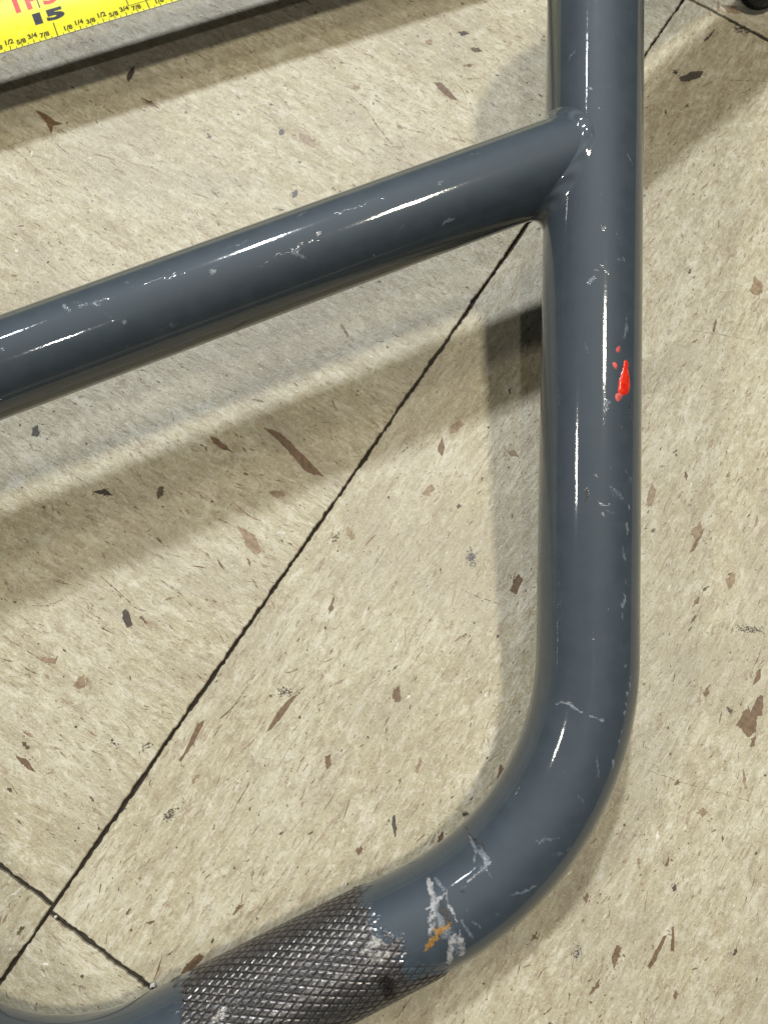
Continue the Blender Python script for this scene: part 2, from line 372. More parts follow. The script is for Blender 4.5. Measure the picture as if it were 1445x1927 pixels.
class NT:
    def __init__(s, name):
        s.m = bpy.data.materials.new(name); s.m.use_nodes = True; s.t = s.m.node_tree; s.n = s.t.nodes; s.l = s.t.links
        s.b = s.n['Principled BSDF']
    def node(s, kind, **kw):
        x = s.n.new('ShaderNode'+kind)
        for k, v in kw.items(): setattr(x, k, v)
        return x
    def put(s, sock, v):
        if hasattr(v, 'is_output') or isinstance(v, bpy.types.NodeSocket): s.l.new(v, sock)
        elif isinstance(v, (tuple, list)) and len(v) == 3 and len(sock.default_value) == 4: sock.default_value = (*v, 1)
        else: sock.default_value = v
    def math(s, op, a, b=0.0, c=None, clamp=False):
        x = s.node('Math', operation=op, use_clamp=clamp); s.put(x.inputs[0], a); s.put(x.inputs[1], b)
        if c is not None: s.put(x.inputs[2], c)
        return x.outputs[0]
    def mix(s, fac, a, b):
        x = s.node('Mix', data_type='RGBA'); s.put(x.inputs[0], fac); s.put(x.inputs[6], a); s.put(x.inputs[7], b); return x.outputs[2]
    def mixf(s, fac, a, b):
        x = s.node('Mix', data_type='FLOAT'); s.put(x.inputs[0], fac); s.put(x.inputs[2], a); s.put(x.inputs[3], b); return x.outputs[0]
    def noise(s, vec, scale=1.0, detail=4.0, rough=0.55, dist=0.0, out=0):
        x = s.node('TexNoise'); s.put(x.inputs['Vector'], vec); x.inputs['Scale'].default_value = scale
        x.inputs['Detail'].default_value = detail; x.inputs['Roughness'].default_value = rough; x.inputs['Distortion'].default_value = dist
        return x.outputs[out]
    def ramp(s, v, a, b):                       # smooth step from a to b
        x = s.node('MapRange', interpolation_type='SMOOTHSTEP'); s.put(x.inputs[0], v); x.inputs[1].default_value = a; x.inputs[2].default_value = b
        return x.outputs[0]
    def coord(s, scale, loc=(0, 0, 0), rot=0.0, rnd=False, attrname=None):
        if attrname: src = s.node('Attribute', attribute_name=attrname).outputs['Vector']
        else: src = s.node('TexCoord').outputs['Object']
        if rnd:
            oi = s.node('ObjectInfo'); add = s.node('VectorMath', operation='ADD'); s.l.new(src, add.inputs[0]); s.l.new(oi.outputs['Random'], add.inputs[1]); src = add.outputs[0]
        mp = s.node('Mapping'); s.l.new(src, mp.inputs[0]); mp.inputs['Scale'].default_value = scale; mp.inputs['Location'].default_value = loc; mp.inputs['Rotation'].default_value = (0, 0, rot)
        return mp.outputs[0]
    def at(s, name): return s.node('Attribute', attribute_name=name).outputs['Fac']
    def bump(s, h, dist, strength=1.0, normal=None):
        x = s.node('Bump'); x.inputs['Distance'].default_value = dist; x.inputs['Strength'].default_value = strength; s.put(x.inputs['Height'], h)
        if normal: s.l.new(normal, x.inputs['Normal'])
        return x.outputs[0]
    def set(s, **kw):
        for k, v in kw.items(): s.put(s.b.inputs[k.replace('_', ' ')], v)
        return s.m

# ------------------------------------------------------------------ materials
def mat_vinyl():
    k = NT('worn_vinyl')
    c1 = k.coord((60, 190, 1), rnd=True); c2 = k.coord((170, 560, 1), (3, 1, 0), rnd=True, rot=0.12)
    c3 = k.coord((1700, 1900, 1), rnd=True); c4 = k.coord((22, 40, 1), (7, 3, 0), rnd=True); c5 = k.coord((130, 800, 1), (1, 9, 0), rnd=True, rot=-0.15)
    c6 = k.coord((470, 820, 1), (4, 4, 0), rnd=True); c7 = k.coord((620, 1700, 1), (2, 6, 0), rnd=True, rot=.25); c8 = k.coord((160, 210, 1), (9, 6, 0), rnd=True)
    n1 = k.noise(c1, 1, 6, .62, .6); n2 = k.noise(c2, 1, 5, .6, 1.0); n3 = k.noise(c3, 1, 3, .65); n4 = k.noise(c4, 1, 3, .5, .4); n5 = k.noise(c5, 1, 4, .55, 1.2)
    n6 = k.noise(c6, 1, 5, .68, .9); n7 = k.noise(c7, 1, 4, .62, .8); n8 = k.noise(c8, 1, 5, .6, 1.4)
    M = lambda v, a, b_, f: k.math('MULTIPLY', k.ramp(v, a, b_), f)
    base = k.mix(k.ramp(n4, .36, .66), (.48, .425, .278), (.535, .485, .34))
    base = k.mix(M(n1, .52, .68, .5), base, (.675, .63, .495))
    base = k.mix(M(n1, .46, .30, .42), base, (.36, .30, .205))
    base = k.mix(M(n8, .53, .66, .55), base, (.705, .665, .54))
    base = k.mix(M(n8, .47, .33, .48), base, (.35, .29, .20))
    base = k.mix(M(n2, .54, .66, .45), base, (.73, .69, .56))
    base = k.mix(M(n2, .46, .34, .42), base, (.31, .245, .17))
    base = k.mix(M(n6, .53, .66, .50), base, (.76, .72, .60))
    base = k.mix(M(n6, .46, .33, .52), base, (.29, .235, .165))
    base = k.mix(M(n7, .40, .30, .60), base, (.22, .155, .10))
    base = k.mix(M(n5, .60, .68, .55), base, (.30, .195, .13))
    base = k.mix(M(n5, .34, .26, .55), base, (.19, .145, .10))
    n9 = k.noise(k.coord((26, 34, 1), (5, 5, 0), rnd=True), 1, 4, .6, .5)
    base = k.mix(M(n9, .48, .66, .45), base, (.37, .325, .235))
    n10 = k.noise(k.coord((45, 330, 1), (2, 3, 0), rnd=True, rot=.08), 1, 5, .6, 1.6)
    base = k.mix(M(n10, .55, .68, .34), base, (.345, .27, .19))
    base = k.mix(M(n10, .44, .33, .30), base, (.72, .685, .58))
    base = k.mix(M(n3, .44, .28, .50), base, (.27, .22, .15))
    base = k.mix(M(n3, .56, .72, .45), base, (.80, .77, .66))
    rough = k.mixf(k.ramp(n6, .35, .65), .28, .46)
    h = k.math('ADD', k.math('MULTIPLY', n3, .5), k.math('ADD', k.math('MULTIPLY', n6, .8), n2))
    return k.set(Base_Color=base, Roughness=rough, Normal=k.bump(h, .00022, .9), Specular_IOR_Level=.5)
def mat_flat(name, col, rough=.5, bumpd=0.0, **kw):
    k = NT(name); c = k.coord((900, 900, 900)); n = k.noise(c, 1, 4, .6)
    col2 = tuple(min(1, x*1.35) for x in col); col1 = tuple(x*.72 for x in col)
    d = dict(Base_Color=k.mix(k.ramp(n, .3, .7), col1, col2), Roughness=rough)
    if bumpd: d['Normal'] = k.bump(n, bumpd)
    d.update(kw); return k.set(**d)
def mat_paint(name, knurl=False):
    k = NT(name)
    c = k.coord((2600, 2600, 2600)); cs = k.coord((240, 240, 240)); cl = k.coord((900, 900, 900), (5, 2, 1))
    nf = k.noise(c, 1, 3, .6); ns = k.noise(cs, 1, 4, .55); nl = k.noise(cl, 1, 5, .65)
    base = k.mix(k.ramp(ns, .3, .7), (.046, .064, .083), (.055, .075, .095))
    # speckled dust and tiny nicks all over
    base = k.mix(k.math('MULTIPLY', k.ramp(nl, .70, .78), .28), base, (.26, .28, .30))
    br = k.math('ADD', k.math('MULTIPLY', k.math('SUBTRACT', nl, .5), 1.5), k.math('MULTIPLY', k.math('SUBTRACT', nf, .5), 1.7))
    def mask(a, lo=.30, hi=.52, amp=1.0): return k.ramp(k.math('ADD', k.at(a), k.math('MULTIPLY', k.math('MULTIPLY', br, amp), k.math('MINIMUM', k.math('MULTIPLY', k.at(a), 4.0), 1.0))), lo, hi)
    cx = k.node('CombineXYZ'); k.put(cx.inputs[0], k.math('MULTIPLY', k.at('along'), .055)); k.put(cx.inputs[1], k.math('MULTIPLY', k.at('around'), 5.5)); hair = k.noise(cx.outputs[0], 1, 3, .6, .15)
    cy = k.node('CombineXYZ'); k.put(cy.inputs[0], k.math('MULTIPLY', k.at('along'), 1.6)); k.put(cy.inputs[1], k.math('MULTIPLY', k.at('around'), .22)); hair2 = k.noise(cy.outputs[0], 1, 4, .6, .6)
    hz = k.noise(k.coord((70, 70, 70), (3, 8, 2)), 1, 3, .5)
    ms, mb, mr, md = mask('scuff', .12, .85, .55), mask('bare_glare', .28, .75, .75), mask('rust', .2, .85), mask('dark', .3, .65)
    base = k.mix(k.math('MULTIPLY', k.math('MULTIPLY', k.ramp(hair, .66, .76), k.ramp(hz, .42, .62)), .30), base, (.30, .33, .36))
    base = k.mix(k.math('MULTIPLY', k.math('MULTIPLY', k.ramp(hair2, .68, .76), k.ramp(hz, .5, .68)), .22), base, (.28, .31, .34))
    base = k.mix(k.math('MULTIPLY', ms, .60), base, (.34, .38, .42))
    base = k.mix(k.math('MULTIPLY', md, .9), base, (.035, .030, .030))
    base = k.mix(k.math('MULTIPLY', mb, .78), base, k.mix(k.ramp(nl, .38, .62), (.30, .30, .32), (.54, .53, .54)))
    base = k.mix(k.math('MULTIPLY', mr, .9), base, k.mix(k.ramp(nl, .35, .65), (.20, .085, .014), (.44, .23, .03)))
    anyw = k.math('MAXIMUM', k.math('MAXIMUM', ms, mb), k.math('MAXIMUM', mr, md))
    rough = k.mixf(anyw, k.mixf(k.ramp(ns, .3, .7), .56, .62), .50)
    metal = k.math('MULTIPLY', k.math('SUBTRACT', 1.0, anyw), .12)
    coat = k.math('SUBTRACT', 1.0, k.math('MULTIPLY', anyw, .85))
    if knurl:
        g = k.at('groove'); w = k.at('worn')
        wm = k.ramp(k.math('ADD', w, k.math('MULTIPLY', k.math('SUBTRACT', ns, .5), .6)), .40, .62)
        steel = k.mix(k.ramp(nl, .35, .68), (.085, .080, .080), (.185, .178, .178))
        base = k.mix(wm, base, steel)
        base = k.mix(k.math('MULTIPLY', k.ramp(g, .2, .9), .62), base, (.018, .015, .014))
        lite = k.ramp(k.math('ADD', k.at('bare_glare'), k.math('MULTIPLY', k.math('SUBTRACT', nl, .5), .8)), .3, .7)
        base = k.mix(k.math('MULTIPLY', lite, .75), base, (.55, .53, .50))  # bare steel and the painted glare share this pale tone
        base = k.mix(k.math('MULTIPLY', md, .80), base, (.018, .014, .013)); base = k.mix(k.math('MULTIPLY', mr, .75), base, (.10, .045, .02))
        rough = k.mixf(wm, rough, k.mixf(k.ramp(nf, .3, .7), .19, .40)); metal = k.mixf(wm, metal, .62); coat = k.math('MULTIPLY', coat, k.math('SUBTRACT', 1.0, wm))
    h = k.math('ADD', k.math('MULTIPLY', ns, 1.0), k.math('MULTIPLY', nf, .05))
    nb = k.bump(h, .00010, .28)
    nb = k.bump(k.math('MULTIPLY', anyw, -1.0), .00006, .8, nb)
    k.put(k.b.inputs['Coat Normal'], nb)
    return k.set(Base_Color=base, Roughness=rough, Metallic=metal, Normal=nb, Specular_IOR_Level=.5, Coat_Weight=coat, Coat_Roughness=.06, Coat_IOR=1.5)
M_VINYL = mat_vinyl()
M_PAINT = mat_paint('slate_grey_paint')
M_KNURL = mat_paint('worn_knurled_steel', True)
M_DIRT = mat_flat('seam_dirt', (.035, .028, .020), .9, .0004)
FCOL = {'b': (.165, .102, .056), 'r': (.29, .208, .128), 'd': (.070, .056, .042), 'g': (.085, .083, .090), 'o': (.105, .082, .042), 'w': (.66, .62, .53), 't': (.34, .27, .185)}
M_F = {c: mat_flat('fleck_'+n, FCOL[c], .45) for c, n in (('b', 'brown'), ('r', 'tan'), ('d', 'black'), ('g', 'grey'), ('o', 'olive'), ('w', 'white'), ('t', 'taupe'))}

# ------------------------------------------------------------------ the floor: dirt bed and vinyl tiles
rng = np.random.default_rng(11); random.seed(4)
F0 = np.array([-67.72, -40.47]); F1 = np.array([98.87, 213.51])
E1 = nrm(F1-F0); E2 = np.array([E1[1], -E1[0]]); TS = 304.8
def fl(p, q): return F0 + p*E1 + q*E2
def wob(n, amp, seed):
    r = np.random.default_rng(seed); out = np.zeros(n)
    for w, a in ((1, .35), (3, .45), (9, .55), (30, .6)):
        m_ = max(3, n//(30//min(w, 30)) if w > 1 else 8); out += a*np.interp(np.linspace(0, m_-1, n), np.arange(m_), r.normal(size=m_))
    return out*amp
cq = fl(150, 0)
bed = new_mesh('floor', [(cq[0]-1500, cq[1]-1500, -1.1), (cq[0]+1500, cq[1]-1500, -1.1), (cq[0]+1500, cq[1]+1500, -1.1), (cq[0]-1500, cq[1]+1500, -1.1),
      (cq[0]-1500, cq[1]-1500, -40), (cq[0]+1500, cq[1]-1500, -40), (cq[0]+1500, cq[1]+1500, -40), (cq[0]-1500, cq[1]+1500, -40)],
      [[0, 1, 2, 3], [7, 6, 5, 4], [0, 4, 5, 1], [1, 5, 6, 2], [2, 6, 7, 3], [3, 7, 4, 0]], M_DIRT, smooth=False)
tag(bed, kind='structure'); bed['label'] = 'worn cream vinyl tiles laid with open dirty seams'
tiles = {}
def make_tile(i, j):
    n = 420 if (i in (-1, 0, 1) and j in (-1, 0)) else 40
    shift = -1.35 if j >= 0 else 0.0                       # the right hand column sits a little lower along the seam
    p0, p1 = i*TS+shift+.52, (i+1)*TS+shift-.52; q0, q1 = j*TS+.45, (j+1)*TS-.45
    L = []
    for a, b, s in (((p0, q0), (p1, q0), 1), ((p1, q0), (p1, q1), 2), ((p1, q1), (p0, q1), 3), ((p0, q1), (p0, q0), 4)):
        a = np.array(a); b = np.array(b); d = nrm(b-a); nn = np.array([-d[1], d[0]])
        t = np.linspace(0, 1, n, endpoint=False); w = wob(n, .15, hash((i, j, s)) % 9973)*np.minimum(1, np.minimum(t, 1-t)*80)
        w = np.clip(w, -.42, .3)
        L.append(a+(b-a)*t[:, None]+w[:, None]*nn*-1)
    L = np.concatenate(L); cen = np.array([(p0+p1)/2, (q0+q1)/2])
    L = L-cen; N = len(L)
    ins = L*(1-.22/152); 
    hor = (i+j) % 2 == 1                                   # quarter turned tiles
    # local frame: x along the grain
    gx = E2 if hor else E1; gy = np.array([-gx[1], gx[0]])
    W = lambda q: np.stack([(q[:, 0:1]*E1+q[:, 1:2]*E2)@gx, (q[:, 0:1]*E1+q[:, 1:2]*E2)@gy], 1)
    v = np.concatenate([np.c_[W(ins), np.zeros(N)], np.c_[W(L), np.full(N, -.16)], np.c_[W(L), np.full(N, -3.0)]])
    k = np.arange(N); k2 = (k+1) % N
    f = [list(map(int, k[::-1]))] + [list(map(int, q)) for q in np.stack([k, k2, N+k2, N+k], 1)] + [list(map(int, q)) for q in np.stack([N+k, N+k2, 2*N+k2, 2*N+k], 1)]
    o = new_mesh('floor_tile', v, f, M_VINYL, bed, smooth=False)
    me = o.data
    if me.polygons[0].normal.z < 0: me.flip_normals()
    c = fl(*cen); o.location = (c[0]*MM, c[1]*MM, 0); o.rotation_euler = (0, 0, math.atan2(gx[1], gx[0]))
    tiles[(i, j)] = (o, c, gx, gy, p0, p1, q0, q1); return o
for i in (-2, -1, 0, 1, 2):
    for j in (-2, -1, 0, 1): make_tile(i, j)
def tile_of(x, y):
    d = np.array([x, y])-F0; p = d@E1; q = d@E2; j = math.floor(q/TS); i = math.floor((p+(1.35 if j >= 0 else 0))/TS); return (i, j), p, q

# flecks: chips of colour pressed into the vinyl, plus speckles painting one shadow, lying a hair above its face
bags = {}
def add_fleck(c, poly, z=.035, jit=.0, sub=1):
    poly = np.asarray(poly, float); ce = poly.mean(0)
    key, p, q = tile_of(*ce)
    if key not in tiles: return
    t = tiles[key]
    if sub > 1:
        out = []
        for a, b in zip(poly, np.roll(poly, -1, 0)):
            for s in range(sub): out.append(a+(b-a)*s/sub)
        poly = np.array(out)
    poly = poly + rng.normal(size=poly.shape)*jit
    # keep inside the tile
    d = poly-F0; pq = np.c_[d@E1, d@E2]; pq[:, 0] = np.clip(pq[:, 0], t[4]+.3, t[5]-.3); pq[:, 1] = np.clip(pq[:, 1], t[6]+.3, t[7]-.3)
    poly = F0+pq[:, :1]*E1+pq[:, 1:]*E2
    area = np.sum(poly[:, 0]*np.roll(poly[:, 1], -1)-np.roll(poly[:, 0], -1)*poly[:, 1])
    if abs(area) < 1e-3: return
    if area < 0: poly = poly[::-1]
    loc = np.c_[(poly-t[1])@t[2], (poly-t[1])@t[3]]
    b = bags.setdefault(key, ([], [], []))
    o = len(b[0]); b[0].extend([(x, y, z+rng.uniform(0, .015)) for x, y in loc]); b[1].append(list(range(o, o+len(loc)))); b[2].append('brdgowt'.index(c))
def streak(c, ctr, ang, ln, wd, n=9, curve=0.0):
    t = np.linspace(0, 1, n); prof = np.sin(np.pi*np.clip(t, .04, .96))**.7*wd/2*(1+.45*rng.normal(size=n)).clip(.2, 2)
    off = curve*ln*(t-.5)**2; x = (t-.5)*ln
    up = np.c_[x, off+prof]; dn = np.c_[x, off-prof*(1+.3*rng.normal(size=n)).clip(.3, 2)][::-1]
    P = np.concatenate([up, dn]); ca, sa = math.cos(ang), math.sin(ang)
    add_fleck(c, np.c_[P[:, 0]*ca-P[:, 1]*sa, P[:, 0]*sa+P[:, 1]*ca]+ctr)
def ragged(poly, n=7):
    P = np.asarray(poly, float); Q = []
    for a, b in zip(P, np.roll(P, -1, 0)):
        for s in range(n): Q.append(a+(b-a)*s/n)
    Q = np.array(Q); size = math.sqrt(np.prod(np.ptp(P, axis=0)))+.2; N = len(Q)
    e = np.zeros(N)
    for m_, a in ((max(4, N//7), .5), (max(5, N//3), .45), (N, .35)): e += a*np.interp(np.arange(N), np.linspace(0, N, m_+1), np.r_[(r0 := rng.normal(size=m_)), r0[0]])
    d = Q-Q.mean(0); L = np.linalg.norm(d, axis=1)[:, None]+1e-6
    Q = Q+d/L*np.minimum(.085*size, .22)*e[:, None]*1.5
    return np.array(Q)
for c, poly in FLECKS:
    add_fleck(c, ragged(poly), .05)
    ce = np.mean(poly, axis=0); sz = np.ptp(np.array(poly), axis=0)
    for _ in range(6): streak(rng.choice(['t', 'r', c]), ce+rng.normal(size=2)*sz*.45, rng.uniform(0, 3.1), rng.uniform(.3, .9), rng.uniform(.1, .3), 6)
for c, a, b, ang, ct, n in SMUDGES_AND_SHADOW:
    A = math.radians(-ang)
    for _ in range(n):
        x, y = rng.normal(size=2)*(a*.42, b*.42); x, y = x*math.cos(A)-y*math.sin(A), x*math.sin(A)+y*math.cos(A)
        streak(c, np.array(ct)+(x, y), A+rng.normal()*.5, rng.uniform(.15, .75), rng.uniform(.08, .35), 5)
for c, w, pts in SCRATCHES:
    P = np.array(pts); seg = np.linalg.norm(np.diff(P, axis=0), axis=1); s = np.r_[0, np.cumsum(seg)]
    t = np.linspace(0, s[-1], max(6, int(s[-1]/.7))); Q = np.c_[np.interp(t, s, P[:, 0]), np.interp(t, s, P[:, 1])]+rng.normal(size=(len(t), 2))*.05
    for a, b in zip(Q[:-1], Q[1:]):
        if rng.random() < .22: continue
        d = nrm(b-a); nn = np.array([-d[1], d[0]])*w*.32*rng.uniform(.4, 1.2)
        add_fleck('t' if c == 'b' and rng.random() < .5 else c, [a-nn, b-nn, b+nn, a+nn])
for _ in range(12500):
    x, y = rng.uniform(-135, 150), rng.uniform(-95, 260); key, p, q = tile_of(x, y)
    if key not in tiles: continue
    g = tiles[key][2]; base = math.atan2(g[1], g[0]); r = rng.random()
    c = 'b' if r < .12 else 'r' if r < .30 else 'd' if r < .325 else 'o' if r < .44 else 't' if r < .93 else 'w'
    ln = min(4.5, math.exp(rng.normal(-.25, .6))); wd = ln*rng.uniform(.06, .26)
    if c == 'd' or c == 'o': ln *= .55; wd = ln*rng.uniform(.2, .6)
    if c == 'w': wd *= 1.3
    streak(c, np.array([x, y]), base+rng.normal()*.32, ln, min(wd, .8), 8, rng.normal()*.25)
for _ in range(3200):
    x, y = rng.uniform(-135, 150), rng.uniform(-95, 260); key, p, q = tile_of(x, y)
    if key not in tiles: continue
    g = tiles[key][2]; base = math.atan2(g[1], g[0])
    streak(rng.choice(['t', 't', 'r', 'r', 'b', 'b']), np.array([x, y]), base+rng.normal()*.28, min(9.0, math.exp(rng.normal(.45, .65))), rng.uniform(.06, .26), 10, rng.normal()*.22)
for _ in range(1500):
    x, y = rng.uniform(-120, 140), rng.uniform(-85, 240); a = rng.uniform(.12, .45)*(1 if rng.random() < .9 else 1.8)
    streak(rng.choice(['b', 'b', 'o', 'd', 'r']), np.array([x, y]), rng.uniform(0, 3.1), a, a*rng.uniform(.4, .9), 5)
for key, b in bags.items():
    o = new_mesh('colour_fleck', b[0], b[1], None, tiles[key][0], smooth=False)
    for c in 'brdgowt': o.data.materials.append(M_F[c])
    o.data.polygons.foreach_set('material_index', np.array(b[2], np.int32)); o['kind'] = 'stuff'

# ------------------------------------------------------------------ the handlebar
bar = bpy.data.objects.new('bicycle_handlebar', None); COL.objects.link(bar)
tag(bar, 'scuffed slate grey painted steel bicycle handlebar with crossbar, knurled clamp and a red paint drip', 'handlebar')
def wear_fields(S, TH, R, items):
    """smooth 0..1 fields on the unrolled tube, from strokes in (arc length, angle)"""
    out = {k: np.zeros(S.shape, np.float32) for k in 'SWRD'}
    Wd = R*TH
    S0, W0 = S, Wd; S = S.copy(); r_ = np.random.default_rng(21)
    for cell, amp in ((1.6, .30), (.6, .20)):                # ragged edges: warp the strokes
        G = r_.normal(size=(2, int(np.ptp(S)/cell)+4, int(2*math.pi*R/cell)+4)); a = (S-S.min())/cell; b = (Wd+math.pi*R)/cell
        i = np.clip(a.astype(int), 0, G.shape[1]-2); j = np.clip(b.astype(int), 0, G.shape[2]-2); u = np.clip(a-i, 0, 1); v = np.clip(b-j, 0, 1)
        g = (G[:, i, j]*(1-u)+G[:, i+1, j]*u)*(1-v)+(G[:, i, j+1]*(1-u)+G[:, i+1, j+1]*u)*v
        S = S+amp*g[0]; Wd = Wd+amp*g[1]
    for ch, st, w, pts in items:
        P = np.array([(a, R*math.radians(b)) for a, b in pts]); rad = w*.5
        lo, hi = P.min(0)-rad*2.2-.3, P.max(0)+rad*2.2+.3
        ix = np.where((S > lo[0]) & (S < hi[0]) & (Wd > lo[1]) & (Wd < hi[1]))
        if not len(ix[0]): continue
        x, y = S[ix], Wd[ix]; d = np.full(x.shape, 1e9)
        for a, b in zip(P[:-1], P[1:]):
            e = b-a; t = np.clip(((x-a[0])*e[0]+(y-a[1])*e[1])/(e@e+1e-9), 0, 1); d = np.minimum(d, np.hypot(x-a[0]-t*e[0], y-a[1]-t*e[1]))
        val = st*np.clip(1.35-d/(rad+.10)*.85, 0, 1); out[ch][ix] = np.maximum(out[ch][ix], val)
    out['along'], out['around'] = S0, W0
    return out
def put_wear(o, f):
    for k, n in (('S', 'scuff'), ('W', 'bare_glare'), ('R', 'rust'), ('D', 'dark')): attr(o, n, f[k].ravel())
    for n in ('along', 'around'):
        if n in f: attr(o, n, f[n].ravel())
def sweep(name, P, R, k, mat, parent, items=None, th_lo=-math.pi):
    T, N, B, s = frames(P); th = np.linspace(-math.pi, math.pi, k, endpoint=False)
    X = P[:, None, :]+R*(np.cos(th)[None, :, None]*N[:, None, :]+np.sin(th)[None, :, None]*B[:, None, :])
    o = new_mesh(name, X.reshape(-1, 3), grid_faces(len(P), k)[:, ::-1], mat, parent)
    put_wear(o, wear_fields(np.repeat(s, k).reshape(len(P), k), np.tile(th, (len(P), 1)), R, items or []))
    return o
# one bent tube; right half finely divided because it carries the chips
full = bend_path(MAIN, MAIN_R, .36); nfine = 800
tail = bend_path([full[nfine], TOP, GRIP_END], [40.0], 2.0) if False else None
P_right = full
left = bend_path(LEFT, LEFT_R, 1.2)
main = sweep('bent_tube', P_right, R_BAR, 190, M_PAINT, bar, WEAR['bar'])
ltube = sweep('bent_tube', left, R_BAR, 72, M_PAINT, bar, [('S', .45, .6, [(60.0, -20), (61, -17)])])
# open ends of the grips
for P, nm in ((P_right, 'a'), (left, 'b')):
    T, N, B, s = frames(P); th = np.linspace(0, 2*math.pi, 48, endpoint=False)
    rings = [(R_BAR, 0), (R_BAR-.3, .5), (R_BAR-1.9, .5), (R_BAR-2.2, -12)]
    X = np.concatenate([[P[-1]+T[-1]*z+r*(math.cos(a)*N[-1]+math.sin(a)*B[-1]) for a in th] for r, z in rings])
    e = new_mesh('tube_end', X, grid_faces(4, 48)[:, ::-1], M_PAINT, bar)
crossP = np.array([CBP+CBD*t for t in np.arange(-140, 118, .5)])
# where the crossbar meets the risers
def meet(Pt, tp, d, base, rad):
    """distance along the crossbar to a riser's skin for a line of the crossbar's skin"""
    w = base-Pt; a = d-tp*(d@tp); b = w-tp*(w@tp); A_, B_, C_ = a@a, a@b, b@b-rad*rad; q = B_*B_-A_*C_
    return None if q < 0 else ((-B_-math.sqrt(q))/A_, (-B_+math.sqrt(q))/A_)
cT, cN, cB, cS = frames(crossP)
xs = bend_path([CBP-140*CBD, CBP+136*CBD], [], .42) if False else np.array([CBP+CBD*t for t in np.arange(-20, 143, .42)])
cross = sweep('crossbar', xs, R_CROSS, 150, M_PAINT, bar, WEAR['cross'])
lx = (LCORNER-CBP)                                       # crossbar's other end, out of the picture
w0 = CBP-LCORNER; tlen = ((w0-LRD*(w0@LRD))@(CBD-LRD*(CBD@LRD)))/((CBD-LRD*(CBD@LRD))@(CBD-LRD*(CBD@LRD)))
sweep('crossbar', np.array([CBP+CBD*t for t in np.linspace(-tlen, -20, 60)]), R_CROSS, 64, M_PAINT, bar)
# welds: a rippled fillet run round each joint
def weld(Pt, tp, sign, seed):
    r_ = np.random.default_rng(seed); n = 220; th = np.linspace(0, 2*math.pi, n, endpoint=False); rows = []; M_ = 14
    ph = np.cumsum(r_.uniform(.85, 1.15, n)); ph = ph/ph[-1]*2*math.pi*19
    for a, pz in zip(th, ph):
        e = math.cos(a)*cN[0]+math.sin(a)*cB[0]; base = CBP+e*R_CROSS
        mt = meet(Pt, tp, CBD, base, R_BAR)
        side = 0.5-0.5*math.sin(a)*1.0
        leg = 3.1+1.9*max(0, math.sin(a)*(-1))**2 if WELD_FLIP else 1.7+2.9*max(0, math.sin(a))**2
        J = base+CBD*(mt[0] if sign > 0 else mt[1])
        w = J-Pt; nr = nrm(w-tp*(w@tp))
        p0 = J-sign*CBD*leg-e*.06
        g = nrm(e-nr*(e@nr)); p2 = J+g*leg*.95; w = p2-Pt; ax = tp*(w@tp); p2 = Pt+ax+nrm(w-ax)*(R_BAR-.06)
        ctl = J+(e+nr)*.25
        row = []
        for t in np.linspace(0, 1, M_):
            b = (1-t)**2*p0+2*t*(1-t)*ctl+t*t*p2
            rip = .16*math.sin(pz+2.2*math.sin(math.pi*t))*math.sin(math.pi*t)**1.5
            row.append(b+(nrm(e+nr))*(rip*.6+.10*math.sin(math.pi*t)))
        rows.append(row)
    X = np.array(rows).reshape(-1, 3); i = np.arange(n)[:, None]; j = np.arange(M_-1)[None, :]; i2 = (i+1) % n
    F = np.stack([i*M_+j, i2*M_+j, i2*M_+j+1, i*M_+j+1], -1).reshape(-1, 4)
    o = new_mesh('weld_bead', X, F[:, ::-1] if sign > 0 else F, M_PAINT, bar); put_wear(o, {k: np.zeros(len(X)) for k in 'SWRD'}); return o
WELD_FLIP = False
weld(CORNER, RD, 1, 3)
weld(LCORNER, LRD, -1, 5)

